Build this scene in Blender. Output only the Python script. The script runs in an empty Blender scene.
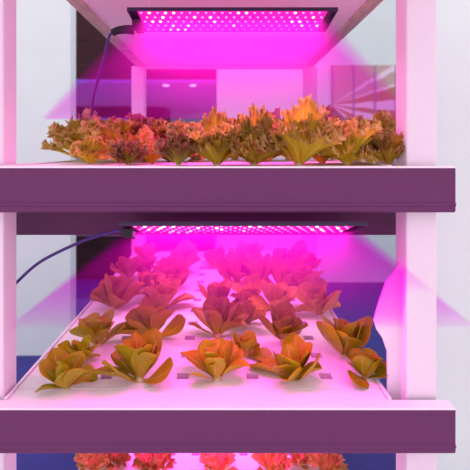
import bpy, bmesh, math, random
from mathutils import Vector, Matrix, noise

SC = bpy.context.scene
COL = SC.collection
H = 1.25                      # eye height above the floor
F = 444.0                     # focal length in pixels of a 470 px frame
VX, VY = 225.0, 150.0


def on_level(px, py, zrel):   # the point of a horizontal surface seen at a pixel
    Y = -zrel * F / (py - VY)
    return Vector(((px - VX) * Y / F, Y, zrel + H))


def at(px, py, Y):
    return Vector(((px - VX) * Y / F, Y, H + (VY - py) * Y / F))


# ------------------------------------------------------------------ materials
def new_mat(name):
    m = bpy.data.materials.new(name)
    m.use_nodes = True
    nt = m.node_tree
    return m, nt, nt.nodes['Principled BSDF']


def plain(name, col, rough=0.6, metal=0.0, var=0.06, scale=40.0, bump=0.0, stretch=None):
    m, nt, b = new_mat(name)
    tc = nt.nodes.new('ShaderNodeTexCoord')
    mp = nt.nodes.new('ShaderNodeMapping')
    if stretch:
        mp.inputs['Scale'].default_value = stretch
    n = nt.nodes.new('ShaderNodeTexNoise')
    n.inputs['Scale'].default_value = scale
    n.inputs['Detail'].default_value = 4
    r = nt.nodes.new('ShaderNodeValToRGB')
    r.color_ramp.elements[0].position = 0.3
    r.color_ramp.elements[1].position = 0.7
    r.color_ramp.elements[0].color = tuple(c * (1 - var) for c in col) + (1,)
    r.color_ramp.elements[1].color = tuple(min(1, c * (1 + var)) for c in col) + (1,)
    L = nt.links.new
    L(tc.outputs['Object'], mp.inputs['Vector'])
    L(mp.outputs['Vector'], n.inputs['Vector'])
    L(n.outputs['Fac'], r.inputs['Fac'])
    L(r.outputs['Color'], b.inputs['Base Color'])
    b.inputs['Roughness'].default_value = rough
    b.inputs['Metallic'].default_value = metal
    if bump:
        bp = nt.nodes.new('ShaderNodeBump')
        bp.inputs['Strength'].default_value = bump
        bp.inputs['Distance'].default_value = 0.002
        L(n.outputs['Fac'], bp.inputs['Height'])
        L(bp.outputs['Normal'], b.inputs['Normal'])
    return m


def glow(name, col, strength, base=(0.1, 0.1, 0.1), sample=False):
    m, nt, b = new_mat(name)
    b.inputs['Base Color'].default_value = base + (1,)
    b.inputs['Emission Color'].default_value = col + (1,)
    b.inputs['Emission Strength'].default_value = strength
    if not sample:
        m.cycles.emission_sampling = 'NONE'
    return m


def leaf_mat(name, stops, rib, gloss=0.35, trans=0.3):
    m, nt, b = new_mat(name)
    N, L = nt.nodes.new, nt.links.new
    uv = N('ShaderNodeUVMap')
    sep = N('ShaderNodeSeparateXYZ')
    L(uv.outputs['UV'], sep.inputs[0])
    tc = N('ShaderNodeTexCoord')
    nz = N('ShaderNodeTexNoise')
    nz.inputs['Scale'].default_value = 55
    nz.inputs['Detail'].default_value = 3
    L(tc.outputs['Object'], nz.inputs['Vector'])
    a = N('ShaderNodeMath'); a.operation = 'MULTIPLY_ADD'
    L(nz.outputs['Fac'], a.inputs[0]); a.inputs[1].default_value = 0.5; a.inputs[2].default_value = -0.25
    s = N('ShaderNodeMath'); s.operation = 'ADD'
    L(sep.outputs['Y'], s.inputs[0]); L(a.outputs[0], s.inputs[1])
    r = N('ShaderNodeValToRGB')
    els = r.color_ramp.elements
    els[0].position, els[0].color = stops[0][0], stops[0][1] + (1,)
    els[1].position, els[1].color = stops[-1][0], stops[-1][1] + (1,)
    for p, c in stops[1:-1]:
        e = els.new(p); e.color = c + (1,)
    L(s.outputs[0], r.inputs['Fac'])
    # pale midrib narrowing to the tip
    d = N('ShaderNodeMath'); d.operation = 'SUBTRACT'
    L(sep.outputs['X'], d.inputs[0]); d.inputs[1].default_value = 0.5
    ab = N('ShaderNodeMath'); ab.operation = 'ABSOLUTE'
    L(d.outputs[0], ab.inputs[0])
    wd = N('ShaderNodeMapRange')
    L(sep.outputs['Y'], wd.inputs['Value'])
    wd.inputs['To Min'].default_value = 0.085
    wd.inputs['To Max'].default_value = 0.004
    dv = N('ShaderNodeMath'); dv.operation = 'DIVIDE'
    L(ab.outputs[0], dv.inputs[0]); L(wd.outputs[0], dv.inputs[1])
    rm = N('ShaderNodeMapRange'); rm.interpolation_type = 'SMOOTHSTEP'
    L(dv.outputs[0], rm.inputs['Value'])
    rm.inputs['From Min'].default_value = 0.4
    rm.inputs['From Max'].default_value = 1.3
    rm.inputs['To Min'].default_value = 0.75
    rm.inputs['To Max'].default_value = 0.0
    mx = N('ShaderNodeMix'); mx.data_type = 'RGBA'
    L(rm.outputs[0], mx.inputs['Factor']); L(r.outputs['Color'], mx.inputs['A'])
    mx.inputs['B'].default_value = rib + (1,)
    oi = N('ShaderNodeObjectInfo')
    hv = N('ShaderNodeHueSaturation')
    vr = N('ShaderNodeMapRange')
    L(oi.outputs['Random'], vr.inputs['Value'])
    vr.inputs['To Min'].default_value = 0.82; vr.inputs['To Max'].default_value = 1.18
    hr = N('ShaderNodeMapRange')
    L(oi.outputs['Random'], hr.inputs['Value'])
    hr.inputs['To Min'].default_value = 0.487; hr.inputs['To Max'].default_value = 0.513
    L(vr.outputs[0], hv.inputs['Value']); L(hr.outputs[0], hv.inputs['Hue'])
    L(mx.outputs['Result'], hv.inputs['Color'])
    L(hv.outputs['Color'], b.inputs['Base Color'])
    b.inputs['Roughness'].default_value = gloss
    b.inputs['Specular IOR Level'].default_value = 0.35
    bp = N('ShaderNodeBump'); bp.inputs['Strength'].default_value = 0.35; bp.inputs['Distance'].default_value = 0.002
    L(nz.outputs['Fac'], bp.inputs['Height']); L(bp.outputs['Normal'], b.inputs['Normal'])
    tr = N('ShaderNodeBsdfTranslucent')
    L(hv.outputs['Color'], tr.inputs['Color'])
    ms = N('ShaderNodeMixShader'); ms.inputs['Fac'].default_value = trans
    L(b.outputs[0], ms.inputs[1]); L(tr.outputs[0], ms.inputs[2])
    L(ms.outputs[0], nt.nodes['Material Output'].inputs['Surface'])
    return m


M = {}
M['wall'] = plain('white_wall_paint', (0.68, 0.87, 0.79), 0.8, var=0.015, scale=6)
M['foam'] = plain('white_foam_board', (0.86, 0.83, 0.85), 0.5, var=0.02, scale=60, bump=0.1, stretch=(0.25, 3, 1))
M['slot'] = plain('mauve_slot_faces', (0.66, 0.46, 0.60), 0.6)  # slot floors and rear walls coloured darker than the foam
M['lip'] = plain('magenta_lit_grey_plastic', (0.112, 0.020, 0.098), 0.7, var=0.03, scale=30, stretch=(0.05, 1, 2))  # grey plastic with the magenta light on it put into the colour
M['pan'] = plain('pale_tray_plastic', (0.62, 0.55, 0.60), 0.5, var=0.02)
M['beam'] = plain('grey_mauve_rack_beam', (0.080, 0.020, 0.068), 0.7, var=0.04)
M['post'] = plain('white_rack_paint', (0.76, 0.70, 0.76), 0.45, var=0.015)
M['deck'] = plain('pink_lit_rack_panel', (0.93, 0.64, 0.80), 0.5, var=0.02)  # pink of the lamps' bounced light put into the panel colour
M['rail'] = plain('worn_pinkish_rail', (0.55, 0.36, 0.33), 0.55, var=0.22, scale=26, stretch=(3, 0.6, 1))
M['black'] = plain('black_plastic', (0.008, 0.007, 0.014), 0.75)
M['housing'] = plain('black_lamp_metal', (0.03, 0.012, 0.05), 0.35, 0.3)
M['cord'] = plain('dark_violet_cable', (0.04, 0.012, 0.16), 0.4)
M['wood'] = plain('dark_brown_wood', (0.040, 0.010, 0.013), 0.9, var=0.45, scale=7, stretch=(0.4, 1, 6))
M['floor'] = plain('deep_blue_floor', (0.022, 0.020, 0.23), 0.55, var=0.12, scale=14)
M['bouncefloor'] = plain('pale_bounce_floor', (0.80, 0.76, 0.78), 0.6, var=0.03, scale=5)  # unseen front floor, kept pale to bounce light up under the rack top
M['lilac'] = plain('bluish_lit_ceiling', (0.55, 0.55, 0.70), 0.8, var=0.03, scale=4)  # white ceiling and far wall, bluish room light put into the colour
M['stone'] = plain('mauve_worktop', (0.30, 0.16, 0.28), 0.4)
M['soil'] = plain('pale_stem', (0.55, 0.45, 0.22), 0.5)
M['ledboard'] = glow('magenta_led_board', (0.78, 0.0, 0.36), 0.62, (0.5, 0.02, 0.3))
M['ledpink'] = glow('pink_led', (1.0, 0.30, 0.72), 1.9)
M['ledwhite'] = glow('white_led', (1.0, 0.80, 1.0), 3.0)
M['blueled'] = glow('blue_light_strip', (0.16, 0.05, 0.75), 0.6, sample=True)
M['spot'] = glow('downlight_lens', (1.0, 0.80, 1.0), 3.0)
M['butter'] = leaf_mat('butter_lettuce_leaf', [(0.0, (0.74, 0.60, 0.15)), (0.28, (0.60, 0.51, 0.030)),
                       (0.7, (0.50, 0.43, 0.010)), (1.0, (0.58, 0.46, 0.014))], (0.76, 0.62, 0.12), 0.35, 0.38)
M['frill'] = leaf_mat('frilly_lettuce_leaf', [(0.0, (0.80, 0.70, 0.06)), (0.45, (0.76, 0.60, 0.035)),
                      (0.75, (0.68, 0.52, 0.045)), (0.92, (0.48, 0.29, 0.06)), (1.0, (0.68, 0.48, 0.18))], (0.86, 0.72, 0.12), 0.5, 0.45)
M['red'] = leaf_mat('red_frilly_lettuce_leaf', [(0.0, (0.50, 0.50, 0.06)), (0.35, (0.34, 0.28, 0.035)),
                    (0.65, (0.30, 0.15, 0.03)), (0.85, (0.20, 0.055, 0.04)), (1.0, (0.42, 0.20, 0.10))], (0.5, 0.42, 0.12), 0.5, 0.3)
M['sprout'] = leaf_mat('young_frilly_lettuce_leaf', [(0.0, (0.72, 0.45, 0.16)), (0.5, (0.60, 0.30, 0.07)),
                       (1.0, (0.55, 0.24, 0.09))], (0.7, 0.45, 0.2), 0.5, 0.3)


# ------------------------------------------------------------------ helpers
def link(name, bm, mat, parent=None, smooth=False, bevel=0.0):
    me = bpy.data.meshes.new(name)
    bmesh.ops.recalc_face_normals(bm, faces=bm.faces) if not smooth else None
    bm.to_mesh(me); bm.free()
    for m in (mat if isinstance(mat, (list, tuple)) else [mat]):
        me.materials.append(m)
    o = bpy.data.objects.new(name, me)
    COL.objects.link(o)
    if parent:
        o.parent = parent
    if smooth:
        for p in me.polygons:
            p.use_smooth = True
    if bevel:
        b = o.modifiers.new('bevel', 'BEVEL'); b.width = bevel; b.segments = 2; b.limit_method = 'ANGLE'
    return o


def box(bm, x0, x1, y0, y1, z0, z1, mi=0):
    vs = [bm.verts.new(p) for p in ((x0, y0, z0), (x1, y0, z0), (x1, y1, z0), (x0, y1, z0),
                                    (x0, y0, z1), (x1, y0, z1), (x1, y1, z1), (x0, y1, z1))]
    for f in ((0, 3, 2, 1), (4, 5, 6, 7), (0, 1, 5, 4), (1, 2, 6, 5), (2, 3, 7, 6), (3, 0, 4, 7)):
        bm.faces.new([vs[i] for i in f]).material_index = mi
    return vs


def boxes(*bs):
    bm = bmesh.new()
    for b in bs:
        box(bm, *b)
    return bm


def prism_x(profile, x0, x1):          # profile of (y, z) points run along x
    bm = bmesh.new()
    a = [bm.verts.new((x0, y, z)) for y, z in profile]
    b = [bm.verts.new((x1, y, z)) for y, z in profile]
    n = len(profile)
    for i in range(n):
        bm.faces.new((a[i], a[(i + 1) % n], b[(i + 1) % n], b[i]))
    bm.faces.new(a[::-1]); bm.faces.new(b)
    return bm


def tube(pts, r, seg=10):
    bm = bmesh.new()
    pts = [Vector(p) for p in pts]
    # smooth by Catmull-Rom
    sm = []
    for i in range(len(pts) - 1):
        p0, p1, p2, p3 = pts[max(i - 1, 0)], pts[i], pts[i + 1], pts[min(i + 2, len(pts) - 1)]
        for k in range(6):
            t = k / 6
            sm.append(0.5 * ((2 * p1) + (p2 - p0) * t + (2 * p0 - 5 * p1 + 4 * p2 - p3) * t * t + (3 * p1 - p0 - 3 * p2 + p3) * t ** 3))
    sm.append(pts[-1])
    rings = []
    for i, p in enumerate(sm):
        d = (sm[min(i + 1, len(sm) - 1)] - sm[max(i - 1, 0)]).normalized()
        up = Vector((0, 1, 0)) if abs(d.y) < 0.9 else Vector((0, 0, 1))
        s = d.cross(up).normalized(); t = s.cross(d)
        rr = r[0] + (r[1] - r[0]) * i / (len(sm) - 1) if isinstance(r, tuple) else r
        rings.append([bm.verts.new(p + (s * math.cos(a) + t * math.sin(a)) * rr) for a in [2 * math.pi * k / seg for k in range(seg)]])
    for a, b in zip(rings, rings[1:]):
        for k in range(seg):
            bm.faces.new((a[k], a[(k + 1) % seg], b[(k + 1) % seg], b[k]))
    bm.faces.new(rings[0][::-1]); bm.faces.new(rings[-1])
    bmesh.ops.recalc_face_normals(bm, faces=bm.faces)
    return bm


def lathe(bm, prof, seg=20, c=(0, 0, 0)):
    rings = [[bm.verts.new((c[0] + r * math.cos(2 * math.pi * k / seg), c[1] + r * math.sin(2 * math.pi * k / seg), c[2] + z))
              for k in range(seg)] for r, z in prof]
    for a, b in zip(rings, rings[1:]):
        for k in range(seg):
            bm.faces.new((a[k], a[(k + 1) % seg], b[(k + 1) % seg], b[k]))
    bm.faces.new(rings[0][::-1]); bm.faces.new(rings[-1])
    return bm


def tag(o, label, cat, group=None, kind=None):
    o['label'] = label; o['category'] = cat
    if group: o['group'] = group
    if kind: o['kind'] = kind
    return o


def empty(name, loc=(0, 0, 0), rot=(0, 0, 0)):
    o = bpy.data.objects.new(name, None)
    COL.objects.link(o)
    o.location = loc; o.rotation_euler = rot
    o.empty_display_size = 0.02
    return o


def structure(name, bm, mat, label=None):
    o = link(name, bm, mat)
    o['kind'] = 'structure'
    o['label'] = label or name.replace('_', ' ')
    o['category'] = 'structure'
    return o


# ------------------------------------------------------------------ the room
structure('floor', boxes((-6, 5, 1.2, 12, -0.06, 0)), M['floor'], 'deep blue floor of the room')
structure('floor_bounce', boxes((-6, 5, -3, 1.2, -0.06, 0)), M['bouncefloor'], 'unseen floor in front of the rack, made pale to bounce light up')
YB = 4.2
structure('wall_back', boxes((-0.078, 4.5, YB, YB + 0.12, 0, 3.2)), M['wall'], 'white wall behind the rack')
structure('wall_left', boxes((-4.0, -0.94, 2.7, 2.8, 0, 3.2)), M['wall'], 'white partition wall left of the rack')
structure('wall_right', boxes((0.562, 4.0, 1.35, 1.45, 0, 3.2)), M['wall'], 'white partition wall right of the rack')
structure('trim_1', boxes((-6, -0.08, 6.0, 6.15, H + 0.93, H + 2.6)), M['wood'], 'dark wood bulkhead of the room beyond')
structure('ceiling', boxes((-6, 1, 6.15, 11, H + 0.93, H + 0.98)), M['lilac'], 'lilac ceiling of the room beyond')
structure('wall_far', boxes((-6, 1, 11, 11.1, 0, H + 0.93)), M['lilac'], 'lilac far wall of the room beyond')
# rounded far bulkhead
bm = bmesh.new()
prof = [(-6, 9.5)] + [(-1.52 + 0.22 * math.sin(a), 9.72 - 0.22 * math.cos(a)) for a in [math.pi / 2 * k / 8 for k in range(9)]] + [(-1.3, 10.6), (-6, 10.6)]
lo = [bm.verts.new((x, y, H + 0.69)) for x, y in prof]
hi = [bm.verts.new((x, y, H + 0.93)) for x, y in prof]
for i in range(len(prof)):
    j = (i + 1) % len(prof)
    bm.faces.new((lo[i], lo[j], hi[j], hi[i]))
bm.faces.new(lo[::-1]); bm.faces.new(hi)
structure('trim_2', bm, M['wood'], 'dark rounded bulkhead farther back')
tag(link('light_strip', boxes((-6, -0.12, 5.985, 6.0, H + 0.905, H + 0.95)), M['blueled']),
    'thin blue light strip along the lower edge of the dark wood bulkhead', 'light strip')
tag(link('light_strip', boxes((-5, -1.62, 9.56, 9.7, H + 0.62, H + 0.69)), M['blueled']),
    'blue light strip glowing under the farther rounded dark bulkhead', 'light strip')
for px, nm in ((166, 'small downlight in the lilac ceiling, nearer to the rack post'), (193, 'small downlight in the lilac ceiling, nearer to the white wall')):
    p = at(px, 82.2, 6.3)
    t = empty('downlight', (p.x, p.y, H + 0.93))
    link('trim_ring', lathe(bmesh.new(), [(0.05, -0.012), (0.065, -0.006), (0.065, 0.0)]), M['post'], t)
    link('lens', lathe(bmesh.new(), [(0.04, -0.02), (0.046, -0.012)]), M['spot'], t)
    d = bpy.data.lights.new('downlight_lamp', 'SPOT'); d.energy = 160; d.spot_size = 2.4; d.spot_blend = 0.6; d.shadow_soft_size = 0.03
    lo_ = bpy.data.objects.new('downlight_lamp', d); COL.objects.link(lo_); lo_.parent = t; lo_.location = (0, 0, -0.03)
    tag(t, nm, 'downlight', 'ceiling downlights')

# low dark cabinet at the back left
t = empty('low_cabinet', (-2.1, 4.3, 0))
link('body', boxes((-1.9, 1.99, 0.0, 0.45, 0.0, 0.42)), M['wood'], t)
link('worktop', boxes((-1.92, 2.0, -0.02, 0.45, 0.42, 0.455)), M['stone'], t)
for k in range(5):
    x = -1.88 + k * 0.775
    d = link('door', boxes((x, x + 0.755, -0.018, -0.001, 0.03, 0.405)), M['wood'], t, bevel=0.003)
    link('handle', boxes((x + 0.33, x + 0.43, -0.032, -0.019, 0.35, 0.362)), M['black'], d)
tag(t, 'long low dark brown wooden cabinet standing behind the rack on the left', 'cabinet')

# wall print showing rows of growing racks
m, nt, b = new_mat('printed_rack_aisle')
N, L = nt.nodes.new, nt.links.new
tc = N('ShaderNodeTexCoord'); sp = N('ShaderNodeSeparateXYZ'); L(tc.outputs['Object'], sp.inputs[0])
an = N('ShaderNodeMath'); an.operation = 'ARCTAN2'; L(sp.outputs['Z'], an.inputs[0]); L(sp.outputs['X'], an.inputs[1])
nz = N('ShaderNodeTexNoise'); nz.inputs['Scale'].default_value = 7; nz.inputs['Detail'].default_value = 2
L(tc.outputs['Object'], nz.inputs['Vector'])
ma = N('ShaderNodeMath'); ma.operation = 'MULTIPLY_ADD'; L(nz.outputs['Fac'], ma.inputs[0]); ma.inputs[1].default_value = 0.12; L(an.outputs[0], ma.inputs[2])
mr = N('ShaderNodeMapRange'); L(ma.outputs[0], mr.inputs['Value'])
mr.inputs['From Min'].default_value = math.radians(-60) + .06; mr.inputs['From Max'].default_value = math.radians(60) + .06
rp = N('ShaderNodeValToRGB'); rp.color_ramp.interpolation = 'EASE'
white, tan, orange, brown = (.80, .74, .76, 1), (.56, .42, .36, 1), (.50, .24, .12, 1), (.30, .16, .16, 1)
seq = [(-60, brown), (-44, brown), (-41, white), (-36, white), (-34, orange), (-24, orange), (-22.5, white), (-14, white), (-12.5, orange), (-6, orange),
       (-5, white), (4, white), (5, orange), (15, orange), (17, white), (20, tan), (28, tan), (29, white), (32, white), (34, tan)]
els = rp.color_ramp.elements
for i, (d, c) in enumerate(seq):
    p = (d + 60) / 120
    if i < 2:
        els[i].position, els[i].color = p, c
    else:
        e = els.new(p); e.color = c
L(mr.outputs[0], rp.inputs['Fac'])
wv = N('ShaderNodeTexWave'); wv.inputs['Scale'].default_value = 1.57; wv.inputs['Phase Offset'].default_value = 2.86; wv.inputs['Distortion'].default_value = 0.3; wv.bands_direction = 'X'
L(tc.outputs['Object'], wv.inputs['Vector'])
wr = N('ShaderNodeMapRange'); L(wv.outputs['Fac'], wr.inputs['Value']); wr.inputs['From Min'].default_value = 0.93; wr.inputs['From Max'].default_value = 0.98
wr.inputs['To Max'].default_value = 0.75
mx = N('ShaderNodeMix'); mx.data_type = 'RGBA'; L(wr.outputs[0], mx.inputs['Factor']); L(rp.outputs['Color'], mx.inputs['A'])
mx.inputs['B'].default_value = (.33, .22, .36, 1)
L(mx.outputs['Result'], b.inputs['Base Color']); b.inputs['Roughness'].default_value = 0.6
M['print'] = m
o = link('wall_print', boxes((0.0, 0.62, -0.012, 0.0, -0.95, 0.375)), M['print'])
p = at(331, 105, YB - 0.001)
o.location = p
tag(o, 'large printed picture of rows of planted racks on the white wall', 'picture')

# ------------------------------------------------------------------ the rack
ZT = {'upper': H - 0.033, 'middle': H - 0.5, 'lower': H - 0.967}
BX0, BX1 = -0.435, 0.325
rack = tag(empty('growing_rack', (0, 1.6, 0)), 'white multi-tier growing rack with posts holding the planting trays', 'rack')


def rk(name, bm, mat, bevel=0.0, parent=None):
    bmesh.ops.translate(bm, verts=bm.verts, vec=(0, -1.6, 0))
    return link(name, bm, mat, parent or rack, bevel=bevel)


ZC = H + 0.42
rk('post', boxes((-0.505, -0.447, 0.895, 0.955, 0, ZC)), M['post'], 0.004)
fp = rk('post', boxes((0.366, 0.428, 0.895, 0.955, 0, ZC)), M['post'], 0.004)
rk('post', boxes((-0.468, -0.405, 2.22, 2.285, 0, ZC)), M['post'], 0.004)
rk('post', boxes((0.398, 0.463, 2.22, 2.285, 0, ZC)), M['post'], 0.004)
# bracket plate flaring from the front right post
outl = [(402, 262), (386, 283), (379, 303), (374, 321), (377, 330), (383, 339), (387.5, 352), (388, 403), (402, 403)]
pts = [at(x, y, 0.925) for x, y in outl]
bm = bmesh.new()
a = [bm.verts.new(p) for p in pts]
c = [bm.verts.new(p + Vector((0, 0.008, 0))) for p in pts]
for i in range(len(pts)):
    j = (i + 1) % len(pts)
    bm.faces.new((a[i], a[j], c[j], c[i]))
bm.faces.new(a[::-1]); bm.faces.new(c)
rk('bracket_plate', bm, M['post'], 0.0015, None)
# top panel with side rails, cross beams under the trays, side rails under the trays
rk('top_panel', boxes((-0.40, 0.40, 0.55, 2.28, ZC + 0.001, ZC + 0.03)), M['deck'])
for s in (-1, 1):
    rk('side_rail', boxes(tuple(sorted((s * 0.40, s * 0.442))) + (0.55, 2.215, ZC - 0.004, ZC + 0.036)), M['rail'], 0.002)
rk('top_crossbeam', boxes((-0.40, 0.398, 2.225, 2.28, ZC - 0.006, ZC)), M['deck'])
for k in ('upper', 'middle', 'lower'):
    z = ZT[k] - 0.088
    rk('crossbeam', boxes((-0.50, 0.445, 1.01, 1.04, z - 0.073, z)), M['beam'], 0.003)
    rk('crossbeam', boxes((-0.405, 0.398, 2.10, 2.13, z - 0.05, z)), M['post'], 0.003)


# ------------------------------------------------------------------ trays
def board_bm(slot_x, slot_y, sw, sd, z, th=0.03, dep=0.022, x0=BX0, x1=BX1, y0=0.931, y1=2.19):
    xs, ys = {x0, x1}, {y0, y1}
    for x in slot_x: xs |= {x - sw / 2, x + sw / 2}
    for y in slot_y: ys |= {y - sd / 2, y + sd / 2}
    xs, ys = sorted(xs), sorted(ys)
    bm = bmesh.new()

    def inside(x, y):
        return any(abs(x - a) < sw / 2 for a in slot_x) and any(abs(y - b_) < sd / 2 for b_ in slot_y)

    def q(*p, mi=0):
        bm.faces.new([bm.verts.new(v) for v in p]).material_index = mi
    for i in range(len(xs) - 1):
        for j in range(len(ys) - 1):
            a, b_, c_, d_ = xs[i], xs[i + 1], ys[j], ys[j + 1]
            ins = inside((a + b_) / 2, (c_ + d_) / 2)
            zz = z - dep if ins else z
            q((a, c_, zz), (b_, c_, zz), (b_, d_, zz), (a, d_, zz), mi=int(ins))
            if ins:
                q((a, c_, z), (b_, c_, z), (b_, c_, zz), (a, c_, zz))
                q((a, d_, z), (a, d_, zz), (b_, d_, zz), (b_, d_, z), mi=1)
                q((a, c_, z), (a, c_, zz), (a, d_, zz), (a, d_, z))
                q((b_, c_, z), (b_, d_, z), (b_, d_, zz), (b_, c_, zz))
    b0 = z - th
    q((x0, y0, z), (x0, y0, b0), (x1, y0, b0), (x1, y0, z))
    q((x0, y1, z), (x1, y1, z), (x1, y1, b0), (x0, y1, b0))
    q((x0, y0, z), (x0, y1, z), (x0, y1, b0), (x0, y0, b0))
    q((x1, y0, z), (x1, y0, b0), (x1, y1, b0), (x1, y1, z))
    q((x0, y0, b0), (x0, y1, b0), (x1, y1, b0), (x1, y0, b0))
    bmesh.ops.remove_doubles(bm, verts=bm.verts, dist=1e-5)
    return bm


def tray(which, label, slot_x, slot_y, sw, sd):
    z = ZT[which]
    t = empty('planting_tray', (0, 0.86, z - 0.088))
    off = Vector((0, -0.86, -(z - 0.088)))

    def part(name, bm, mat, bevel=0.0):
        bmesh.ops.translate(bm, verts=bm.verts, vec=off)
        return link(name, bm, mat, t, bevel=bevel)
    part('planting_board', board_bm(slot_x, slot_y, sw, sd, z), [M['foam'], M['slot']])
    part('front_board_strip', boxes((BX0, BX1, 0.888, 0.9295, z - 0.03, z)), M['foam'], 0.0012)
    part('rim', boxes((-0.442, 0.334, 0.872, 0.8865, z - 0.05, z - 0.0021), (-0.515, 0.445, 0.856, 0.8865, z - 0.002, z + 0.0015)), M['foam'], 0.001)
    for a, b_ in ((-0.443, -0.4365), (0.3265, 0.334)):
        part('side_rim', boxes((a, b_, 0.888, 2.2, z - 0.05, z + 0.003)), M['foam'], 0.001)
    part('pan', boxes((-0.44, 0.332, 0.872, 2.2, z - 0.088, z - 0.051)), M['pan'])
    prof = [(0.871, z - 0.0022), (0.857, z - 0.0022), (0.857, z - 0.01), (0.857, z - 0.068), (0.8545, z - 0.0705), (0.8545, z - 0.074),
            (0.857, z - 0.0765), (0.857, z - 0.084), (0.861, z - 0.088), (0.871, z - 0.088)]
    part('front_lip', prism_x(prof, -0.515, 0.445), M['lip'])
    tag(t, label, 'tray', 'white planting trays of the rack')
    return t


SX = [-0.2615, -0.0935, 0.0605, 0.2225]
SY = [0.982 + 0.1 * k for k in range(12)]
tray('upper', 'topmost white planting tray with mauve front lip, frilly lettuces on it', SX, SY, 0.026, 0.026)
tray('middle', 'middle white planting tray seen from above, full of round-leaved lettuces', SX, SY, 0.027, 0.026)
tray('lower', 'lowest planting tray at the bottom of the picture, only its strip of small plants showing',
     [-0.40 + 0.0765 * k for k in range(10)], [1.0 + 0.083 * k for k in range(14)], 0.026, 0.02)

# ------------------------------------------------------------------ lamps
LW, LD = 0.48, 0.128
UP_M = Matrix.Translation((0.017, 1.072, H + 0.3145)) @ Matrix.Rotation(math.radians(-6.5), 4, 'X')
LO_M = Matrix.Translation((0.035, 0.915, H - 0.159)) @ Matrix.Rotation(math.radians(-17), 4, 'X')


def lamp_root(mtx, name='grow_lamp'):
    t = empty(name)
    t.matrix_world = mtx
    return t


def lamp_light(t, power, spread=118, col=(1.0, 0.26, 0.72)):
    d = bpy.data.lights.new('grow_lamp_light', 'AREA')
    d.shape = 'RECTANGLE'; d.size = LW - 0.05; d.size_y = LD - 0.03
    d.color = col; d.energy = power; d.spread = math.radians(spread)
    o = bpy.data.objects.new('grow_lamp_light', d)
    COL.objects.link(o); o.parent = t; o.location = (0, 0, -0.0135)
    return o


def housing(t):
    # shallow black pan, open below
    bm = bmesh.new()
    box(bm, -LW / 2, LW / 2, -LD / 2, LD / 2, 0, 0.003)
    w = 0.003
    box(bm, -LW / 2, LW / 2, -LD / 2, -LD / 2 + w, -0.006, 0)
    box(bm, -LW / 2, LW / 2, LD / 2 - w, LD / 2, -0.006, 0)
    box(bm, -LW / 2, -LW / 2 + w, -LD / 2 + w, LD / 2 - w, -0.006, 0)
    box(bm, LW / 2 - w, LW / 2, -LD / 2 + w, LD / 2 - w, -0.006, 0)
    h = link('housing', bm, M['housing'], t, bevel=0.001)
    link('led_board', boxes((-LW / 2 + 0.022, LW / 2 - 0.022, -LD / 2 + 0.004, LD / 2 - 0.004, -0.004, -0.0005)), M['ledboard'], t)
    return h


lamp = lamp_root(UP_M)
housing(lamp)
random.seed(4)
bmp = lathe(bmesh.new(), [(0.0030, 0), (0.0027, -0.0012), (0.0014, -0.002)], 8)
bmw = lathe(bmesh.new(), [(0.0036, 0), (0.0032, -0.0016), (0.0016, -0.0028)], 8)
ledp = link('led', bmp, M['ledpink'], lamp); ledw = link('led', bmw, M['ledwhite'], lamp)
used = set()
spots = []
for r in range(5):
    for c in range(23):
        x = -LW / 2 + 0.030 + (LW - 0.060) * (c + (0.5 if r % 2 else 0.0)) / 22.5
        y = -LD / 2 + 0.014 + (LD - 0.028) * r / 4
        spots.append((x, y, random.random() < 0.2))
rest = bmesh.new()
for i, (x, y, wh) in enumerate(spots):
    if i >= 100:
        lathe(rest, [(0.0024, 0), (0.0022, -0.0012), (0.0012, -0.002)], 8, (x, y, -0.0042))
        continue
    src = ledw if wh else ledp
    o = src if src.name not in used else src.copy()
    if src.name in used:
        COL.objects.link(o); o.parent = lamp
    used.add(src.name)
    o.location = (x, y, -0.0042)
o = link('led_chips', rest, M['ledpink'], lamp); o['kind'] = 'stuff'
for s in (-1, 1):
    link('hanging_wire', tube([(s * 0.2, 0, 0.003), (s * 0.2, 0, 0.05), (s * 0.2, 0, 0.106)], 0.0007, 6), M['post'], lamp)
lower = lamp_root(LO_M)
for ch in list(lamp.children):
    if ch.name.startswith('hanging'):
        continue
    o = ch.copy(); COL.objects.link(o); o.parent = lower
for s in (-1, 1):
    link('hanging_wire', tube([(s * 0.2, 0, 0.003), (s * 0.2, 0, 0.018), (s * 0.2, 0, 0.039)], 0.0007, 6), M['housing'], lower)


def wiring(t, mtx, plug_pts, cord_pts, block=None):
    inv = mtx.inverted()
    loc = [inv @ p for p in plug_pts]
    pl = link('plug', tube(loc, (0.0115, 0.008), 12), M['black'], t, smooth=True)
    if block:
        bmb = boxes(block)
        link('plug_socket', bmb, M['black'], t, bevel=0.002)
    link('cord', tube([inv @ p for p in cord_pts], 0.0034), M['cord'], t, smooth=True)


wiring(lamp, UP_M, [at(134, 30, 1.06), at(126, 29.5, 1.06), at(118, 30.5, 1.06), at(112, 33, 1.06)],
       [at(113, 32, 1.06), at(109, 37, 1.07), at(105, 55, 1.09), at(98, 79, 1.12), at(93, 100, 1.16), at(91, 125, 1.22), at(89, 145, 1.25), at(87, 160, 1.27)],
       (-LW / 2 + 0.001, -LW / 2 + 0.021, -0.012, 0.05, -0.016, -0.0005))
wiring(lower, LO_M, [at(131, 229, 0.93), at(127, 229, 0.93), at(122, 230, 0.93)],
       [at(123, 230, 0.93), at(112, 232, 0.94), at(96, 236.5, 0.95), at(78, 243, 0.955), at(40, 262, 0.96), at(14, 285, 0.965)],
       (-LW / 2 + 0.004, -LW / 2 + 0.026, -0.055, -0.02, -0.026, -0.0095))
tag(lamp, 'black panel grow lamp with glowing pink diodes hung under the rack top', 'grow lamp', 'panel grow lamps of the rack')
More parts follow.
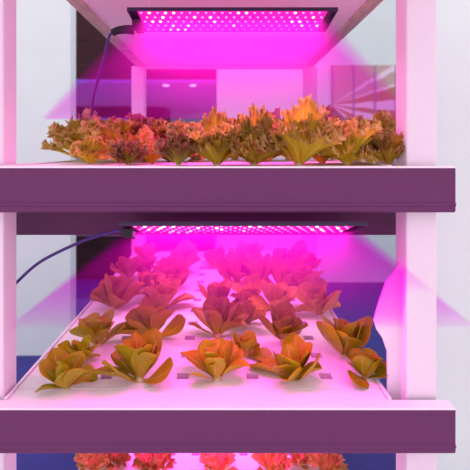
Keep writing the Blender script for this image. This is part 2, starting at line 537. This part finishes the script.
tag(lower, 'black panel grow lamp seen almost edge-on under the topmost tray', 'grow lamp', 'panel grow lamps of the rack')
lamp_light(lamp, 3.6, 128, (1.0, 0.48, 0.62))
lamp_light(lower, 2.8, 150)
# unseen lamps added under the trays to brighten the rear and lowest boards
for (y, z, pw, lab) in ((1.42, ZT['upper'] - 0.155, 1.9, 'unseen grow lamp added over the middle tray, behind the tilted one'),
                        (1.86, ZT['upper'] - 0.15, 1.9, 'unseen grow lamp added deepest in over the middle tray'),
                        (1.36, ZT['middle'] - 0.135, 3.6, 'unseen grow lamp over the lowest tray, tucked behind the lip')):
    mt = Matrix.Translation((-0.03, y, z))
    t = lamp_root(mt)
    housing(t)
    for s in (-1, 1):
        link('mounting_bracket', boxes((s * 0.15 - 0.008, s * 0.15 + 0.008, -0.01, 0.01, 0.003, (0.067 if z > 1 else 0.047))), M['post'], t)
    lamp_light(t, pw, 130, (1.0, 0.26, 0.72) if z > 1 else (1.0, 0.04, 0.75))
    tag(t, lab, 'grow lamp', 'panel grow lamps of the rack')

# ------------------------------------------------------------------ haze in the lamps' light
hm = bpy.data.materials.new('magenta_light_haze')
hm.use_nodes = True
nt = hm.node_tree
nt.nodes.remove(nt.nodes['Principled BSDF'])
vs_ = nt.nodes.new('ShaderNodeVolumeScatter'); vs_.inputs['Color'].default_value = (1.0, 0.05, 0.80, 1); vs_.inputs['Density'].default_value = 3.2
va = nt.nodes.new('ShaderNodeVolumeAbsorption'); va.inputs['Color'].default_value = (1.0, 0.0, 0.97, 1); va.inputs['Density'].default_value = 15.0
ad = nt.nodes.new('ShaderNodeAddShader')
nt.links.new(vs_.outputs[0], ad.inputs[0]); nt.links.new(va.outputs[0], ad.inputs[1])
nt.links.new(ad.outputs[0], nt.nodes['Material Output'].inputs['Volume'])


hm2 = hm.copy(); hm2.name = 'thin_magenta_light_haze'
hm2.node_tree.nodes['Volume Scatter'].inputs['Density'].default_value = 2.3
hm2.node_tree.nodes['Volume Absorption'].inputs['Density'].default_value = 23.0


def haze(name, x0, x1, xs, ztop, zbot, y0, y1, slope, hb, mat):
    dz = ztop - zbot
    ym = (y0 + y1) / 2
    bm = bmesh.new()
    t = [bm.verts.new(p) for p in ((x0, y0, ztop), (x1, y0, ztop), (x1, y1, ztop - xs), (x0, y1, ztop - xs))]
    lo = [bm.verts.new(p) for p in ((x0 - dz * slope, ym - hb, zbot), (x1 + dz * slope, ym - hb, zbot), (x1 + dz * slope, ym + hb, zbot), (x0 - dz * slope, ym + hb, zbot))]
    bm.faces.new(t); bm.faces.new(lo[::-1])
    for i in range(4):
        j = (i + 1) % 4
        bm.faces.new((t[j], t[i], lo[i], lo[j]))
    return link(name, bm, mat)


tag(haze('light_haze', -0.215, 0.243, 0.017, H + 0.302, H + 0.075, 1.014, 1.13, 0.98, .022, hm),
    'magenta haze of light spreading down from the upper grow lamp', 'haze', kind='stuff')
tag(haze('light_haze', -0.190, 0.262, 0.034, H - 0.151, H - 0.365, 0.862, 0.970, 1.20, .003, hm2),
    'magenta haze of light spreading down from the lamp under the topmost tray', 'haze', kind='stuff')


# ------------------------------------------------------------------ lettuces
def leaf_surface(bm, uvl, fn, nu, nv):
    g = [[bm.verts.new(fn(-1 + 2 * i / nu, j / nv)) for i in range(nu + 1)] for j in range(nv + 1)]
    for j in range(nv):
        for i in range(nu):
            f = bm.faces.new((g[j][i], g[j][i + 1], g[j + 1][i + 1], g[j + 1][i]))
            f.smooth = True
            for lp, (a, b_) in zip(f.loops, ((i, j), (i + 1, j), (i + 1, j + 1), (i, j + 1))):
                lp[uvl].uv = (a / nu, b_ / nv)


def frilly(seed, mat, n=19, Lm=0.105, name='lettuce'):
    rnd = random.Random(seed)
    bm = bmesh.new(); uvl = bm.loops.layers.uv.new('UVMap')
    for k in range(n):
        az = k * 2.39996 + rnd.uniform(-.25, .25)
        rel = k / (n - 1)                       # 0 outer, 1 heart
        L0 = Lm * (0.92 + 0.02 * rel) * rnd.uniform(.68, 1.2)
        e0 = math.radians(34 + 46 * rel + rnd.uniform(-12, 12))
        bend = math.radians(rnd.uniform(-34, -4) * (1 - .5 * rel))
        th = math.radians(rnd.uniform(22, 38))
        k1, p1 = rnd.uniform(7, 10), rnd.uniform(0, 6)
        k2, p2 = rnd.uniform(32, 46), rnd.uniform(0, 6)
        A = L0 * rnd.uniform(.07, .11)
        so = Vector((rnd.uniform(-9, 9), rnd.uniform(-9, 9), 0))
        ca, sa = math.cos(az), math.sin(az)

        def fn(u, v, L0=L0, e0=e0, bend=bend, th=th, k1=k1, p1=p1, k2=k2, p2=p2, A=A, so=so, ca=ca, sa=sa):
            lob = 1 + 0.16 * noise.noise(Vector((u * 3.1, 0, 0)) + so) + 0.10 * v ** 3 * noise.noise(Vector((u * 16, 1, 0)) + so)
            r = L0 * v * lob * (1 - .22 * u * u)
            ang = u * th * (0.35 + 0.65 * min(1, v * 1.6))
            a, s = r * math.cos(ang), r * math.sin(ang)
            wgt = v ** 2.4
            n_ = A * wgt * (math.sin(k1 * u + p1 + 1.5 * v)) + (.6 * A * v ** 4 + .25 * A * v ** 9) * math.sin(k2 * u + p2 + 6 * v) \
                + A * .5 * v ** 4 * noise.noise(Vector((u * 6, v * 6, 2)) + so) + L0 * .12 * u * u * v
            s += A * .35 * v ** 6 * math.cos(k2 * u + p2)
            e = e0 + bend * v * .6
            rad = .006 + a * math.cos(e) - n_ * math.sin(e)
            z = a * math.sin(e) + n_ * math.cos(e) * .9
            return Vector((rad * ca - s * sa, rad * sa + s * ca, max(z, .001 + .012 * v)))
        leaf_surface(bm, uvl, fn, 60, 11)
    return bm


def butter(seed, n=14, Lm=0.078):
    rnd = random.Random(seed)
    bm = bmesh.new(); uvl = bm.loops.layers.uv.new('UVMap')
    for k in range(n):
        az = k * 2.39996 + rnd.uniform(-.7, .7)
        rel = k / (n - 1)
        L0 = Lm * (1.0 - 0.30 * rel) * rnd.uniform(.74, 1.16)
        e0 = math.radians(12 + 62 * rel + rnd.uniform(-8, 22))
        bend = math.radians(rnd.uniform(-45, 55) if rel < .45 else rnd.uniform(-45, 30))
        W = L0 * rnd.uniform(.27, .39)
        cup = rnd.uniform(.2, .95)
        tw = rnd.uniform(-1.0, 1.0)
        p1, so = rnd.uniform(0, 6), Vector((rnd.uniform(-9, 9), rnd.uniform(-9, 9), 0))
        ca, sa = math.cos(az), math.sin(az)

        def fn(u, v, L0=L0, e0=e0, bend=bend, W=W, cup=cup, tw=tw, p1=p1, so=so, ca=ca, sa=sa):
            # spoon outline: narrow stalk, broad round blade
            t = max(0.0, (v - .16) / .84)
            blade = (max(0.0, 1 - (2 * (t ** 1.15) - 1) ** 2)) ** .55
            stalk = .20 * max(0.0, 1 - t * 1.4)
            w = W * max(blade, stalk, .03)
            s = u * w * (1 + .10 * noise.noise(Vector((v * 4, u, 0)) + so))
            n_ = cup * W * (u * u) * (w / W) * .6 + .07 * W * math.sin(9 * v + 2.5 * u + p1) * abs(u) * v
            n_ += tw * s * v * .6 + L0 * .055 * v * noise.noise(Vector((u * 1.8, v * 3.2, 3)) + so)
            a = z = 0
            st = 12
            for q in range(st):
                vv = v * (q + .5) / st
                e = e0 + bend * (vv - .3)
                a += math.cos(e) * L0 * v / st; z += math.sin(e) * L0 * v / st
            e = e0 + bend * (v - .3)
            rad = .003 + a - n_ * math.sin(e)
            z = z + n_ * math.cos(e)
            return Vector((rad * ca - s * sa, rad * sa + s * ca, max(z, .001 + .004 * v)))
        leaf_surface(bm, uvl, fn, 8, 16)
    return bm


def stem_bm(r=0.008, h=0.02):
    bm = lathe(bmesh.new(), [(r * 1.2, -0.004), (r, 0.004), (r * .9, h * .6), (r * .5, h)], 10)
    bmesh.ops.recalc_face_normals(bm, faces=bm.faces)
    return bm


def proto(kind, seed):
    t = empty('lettuce')
    if kind == 'butter':
        o = link('foliage', butter(seed), M['butter'], t, smooth=True)
        sd = o.modifiers.new('thick', 'SOLIDIFY'); sd.thickness = 0.0009; sd.offset = 0
        sb = o.modifiers.new('soft', 'SUBSURF'); sb.levels = sb.render_levels = 1
    elif kind == 'sprout':
        link('foliage', frilly(seed, None, 12, 0.07), M['sprout'], t, smooth=True)
    else:
        link('foliage', frilly(seed, None), M[kind], t, smooth=True)
    link('stem', stem_bm(), M['soil'], t, smooth=True)
    return t


protos = {k: [proto(k, s) for s in range(i * 10, i * 10 + n)] for i, (k, n) in enumerate((('butter', 7), ('frill', 5), ('red', 3), ('sprout', 3)))}
count = {k: 0 for k in protos}
rz = random.Random(11)


def plant(kind, loc, scale, label, group, rot=None, lean=(0, 0), zs=1.0):
    i = count[kind]; count[kind] += 1
    src = protos[kind][i % len(protos[kind])]
    if i < len(protos[kind]):
        t = src
    else:
        t = src.copy(); COL.objects.link(t)
        for ch in src.children:
            c_ = ch.copy(); COL.objects.link(c_); c_.parent = t
    t.location = loc
    t.rotation_euler = (lean[0], lean[1], rz.uniform(0, 6.28) if rot is None else rot)
    t.scale = (scale, scale, scale * zs)
    tag(t, label, 'lettuce', group)
    return t


G = 'round-leaved lettuces on the middle tray'
MID = [  # base pixel, width in pixels, where it stands
    (140, 381, 62, 'front row, second from the left, casting a shadow forward'),
    (217, 380, 58, 'front row, right of the middle slot, upright heart'),
    (293, 380, 60, 'front row, second from the right, leaves spread wide'),
    (366, 377, 48, 'front right corner of the tray, drooping over the edge'),
    (66, 388, 52, 'front left corner, only one leaf reaching into view'),
    (80, 362, 38, 'at the left edge, just behind the front corner plant'),
    (99, 346, 50, 'left side, pale broad leaves lying flat'),
    (153, 337, 54, 'second row, straight behind the front plant that casts a shadow'),
    (218, 337, 54, 'second row, straight behind the upright front one'),
    (246, 357, 34, 'small and narrow, alone between the first and second rows'),
    (284, 341, 50, 'second row, behind the wide-spread front one'),
    (345, 355, 66, 'big one behind the front right corner plant'),
    (113, 309, 48, 'third row, nearest the left edge of the board'),
    (164, 308, 42, 'third row, second from the left edge'),
    (219, 310, 42, 'third row, right beside the column of slots'),
    (246, 324, 36, 'between second and third rows, centre of the tray'),
    (248, 303, 34, 'third row, pale pink folded leaves at the centre'),
    (277, 309, 44, 'third row, just right of the centre'),
    (320, 314, 46, 'third row, round rosette near the right edge'),
    (148, 261, 22, 'back row, at the left rear post'),
    (129, 281, 28, 'at the left edge, far back'),
    (147, 279, 27, 'far back left, behind the third row'),
    (149, 299, 32, 'between third and fourth rows on the left'),
    (183, 271, 36, 'tall one in front of the dark cabinet at the back'),
    (174, 290, 36, 'fourth row, left of the column of slots'),
    (216, 266, 27, 'back row, at the left edge of the white wall'),
    (236, 284, 38, 'fourth row, right of the column of slots'),
    (249, 268, 30, 'back row, centre'),
    (259, 287, 38, 'fourth row, centre, dense head'),
    (281, 270, 26, 'back row, right of centre'),
    (298, 268, 28, 'back row, next to the right rear post'),
    (283, 290, 30, 'fourth row, right of centre, loose pale leaves'),
    (307, 291, 34, 'fourth row, near the right edge'),
    (311, 269, 17, 'smallest, back right corner'),
]
for px, py, w, where in MID:
    p = on_level(px, py, ZT['middle'] - H)
    plant('butter', p, w * p.y / F / (0.112 if py > 300 else 0.100), 'round-leaved lettuce on middle tray, ' + where, G,
          lean=(rz.uniform(-.1, .1), rz.uniform(-.1, .1)), zs=1.0 if px > 360 else rz.uniform(1.12, 1.36) if py > 300 else rz.uniform(1.2, 1.5))

G2 = 'frilly lettuces on the topmost tray'
UPP = [  # x pixel, depth, kind, height in pixels, words
    (90, 1.02, 'frill', 28, 'low yellow-green one at the front left end'),
    (128, 0.96, 'red', 25, 'low dark red-tipped one in front of the yellow fan'),
    (118, 1.16, 'frill', 44, 'wide yellow fan second from the left'),
    (85, 1.25, 'frill', 46, 'tall back one at the left end by the cord'),
    (152, 1.04, 'frill', 24, 'small yellow one in front of the left rear post'),
    (146, 1.22, 'red', 46, 'tall dark one before the left rear post'),
    (178, 0.93, 'red', 32, 'dark purple fan at the front edge'),
    (170, 1.25, 'frill', 38, 'back one behind the dark purple fan'),
    (217, 0.93, 'frill', 47, 'bright yellow fan at the front edge under the wall corner'),
    (199, 1.25, 'frill', 42, 'back one between the purple and bright yellow fans'),
    (254, 0.94, 'frill', 46, 'leaning left at the front edge, dark underside'),
    (299, 0.94, 'frill', 52, 'biggest and tallest, before the right rear post'),
    (268, 1.25, 'frill', 36, 'back one left of the tallest'),
    (322, 1.05, 'frill', 40, 'frilly one just right of the tallest'),
    (347, 0.97, 'frill', 42, 'broad one in front of the wall print'),
    (372, 1.08, 'frill', 42, 'second from the right end'),
    (388, 0.95, 'frill', 30, 'low green one at the right end'),
    (235, 1.45, 'frill', 38, 'back one right of the bright yellow fan'),
    (335, 1.38, 'frill', 40, 'back one before the wall print'),
    (362, 1.40, 'frill', 42, 'back one near the right end'),
    (104, 1.45, 'frill', 40, 'farthest back one near the cord'),
    (289, 1.42, 'frill', 40, 'back one half hidden by the tallest'),
]
for px, Y, kind, h, where in UPP:
    p = Vector(((px - VX) * Y / F, Y, ZT['upper']))
    plant(kind, p, h * Y / F / 0.104, 'frilly lettuce on topmost tray, ' + where, G2, zs=rz.uniform(1.0, 1.18))

G3 = 'small frilly lettuces on the lowest tray'
LOW = [(96, 474, 40, 'at the left end of the strip'), (118, 466, 26, 'second from the left, small'), (155, 475, 42, 'left of the middle, large'),
       (220, 474, 38, 'at the middle of the strip'), (272, 474, 38, 'right of the middle'), (298, 466, 24, 'second from the right, small'), (329, 474, 40, 'at the right end of the board')]
for px, py, w, where in LOW:
    p = on_level(px, py, ZT['lower'] - H)
    plant('sprout', p, w * p.y / F / 0.11, 'reddish frilly lettuce on lowest tray, ' + where, G3)

# ------------------------------------------------------------------ light, camera, colour
w = bpy.data.worlds.new('World'); SC.world = w
w.use_nodes = True
bg = w.node_tree.nodes['Background']
bg.inputs['Color'].default_value = (1.0, 0.79, 0.95, 1)
bg.inputs['Strength'].default_value = 1.38

cd = bpy.data.cameras.new('camera')
cam = bpy.data.objects.new('camera', cd)
COL.objects.link(cam)
cam.location = (0, 0, H)
cam.rotation_euler = (math.pi / 2, 0, 0)
cd.sensor_width = 36; cd.lens = 36 * F / 470
cd.shift_x = (235 - VX) / 470
cd.shift_y = -(235 - VY) / 470
cd.clip_start = 0.02
cd.dof.use_dof = True; cd.dof.focus_distance = 0.98; cd.dof.aperture_fstop = 4.5
SC.camera = cam

SC.view_settings.view_transform = 'Standard'
SC.view_settings.look = 'None'
SC.view_settings.gamma = 1
SC.view_settings.exposure = 0.0
SC.cycles.max_bounces = 8
SC.cycles.volume_bounces = 1
SC.cycles.use_denoising = True
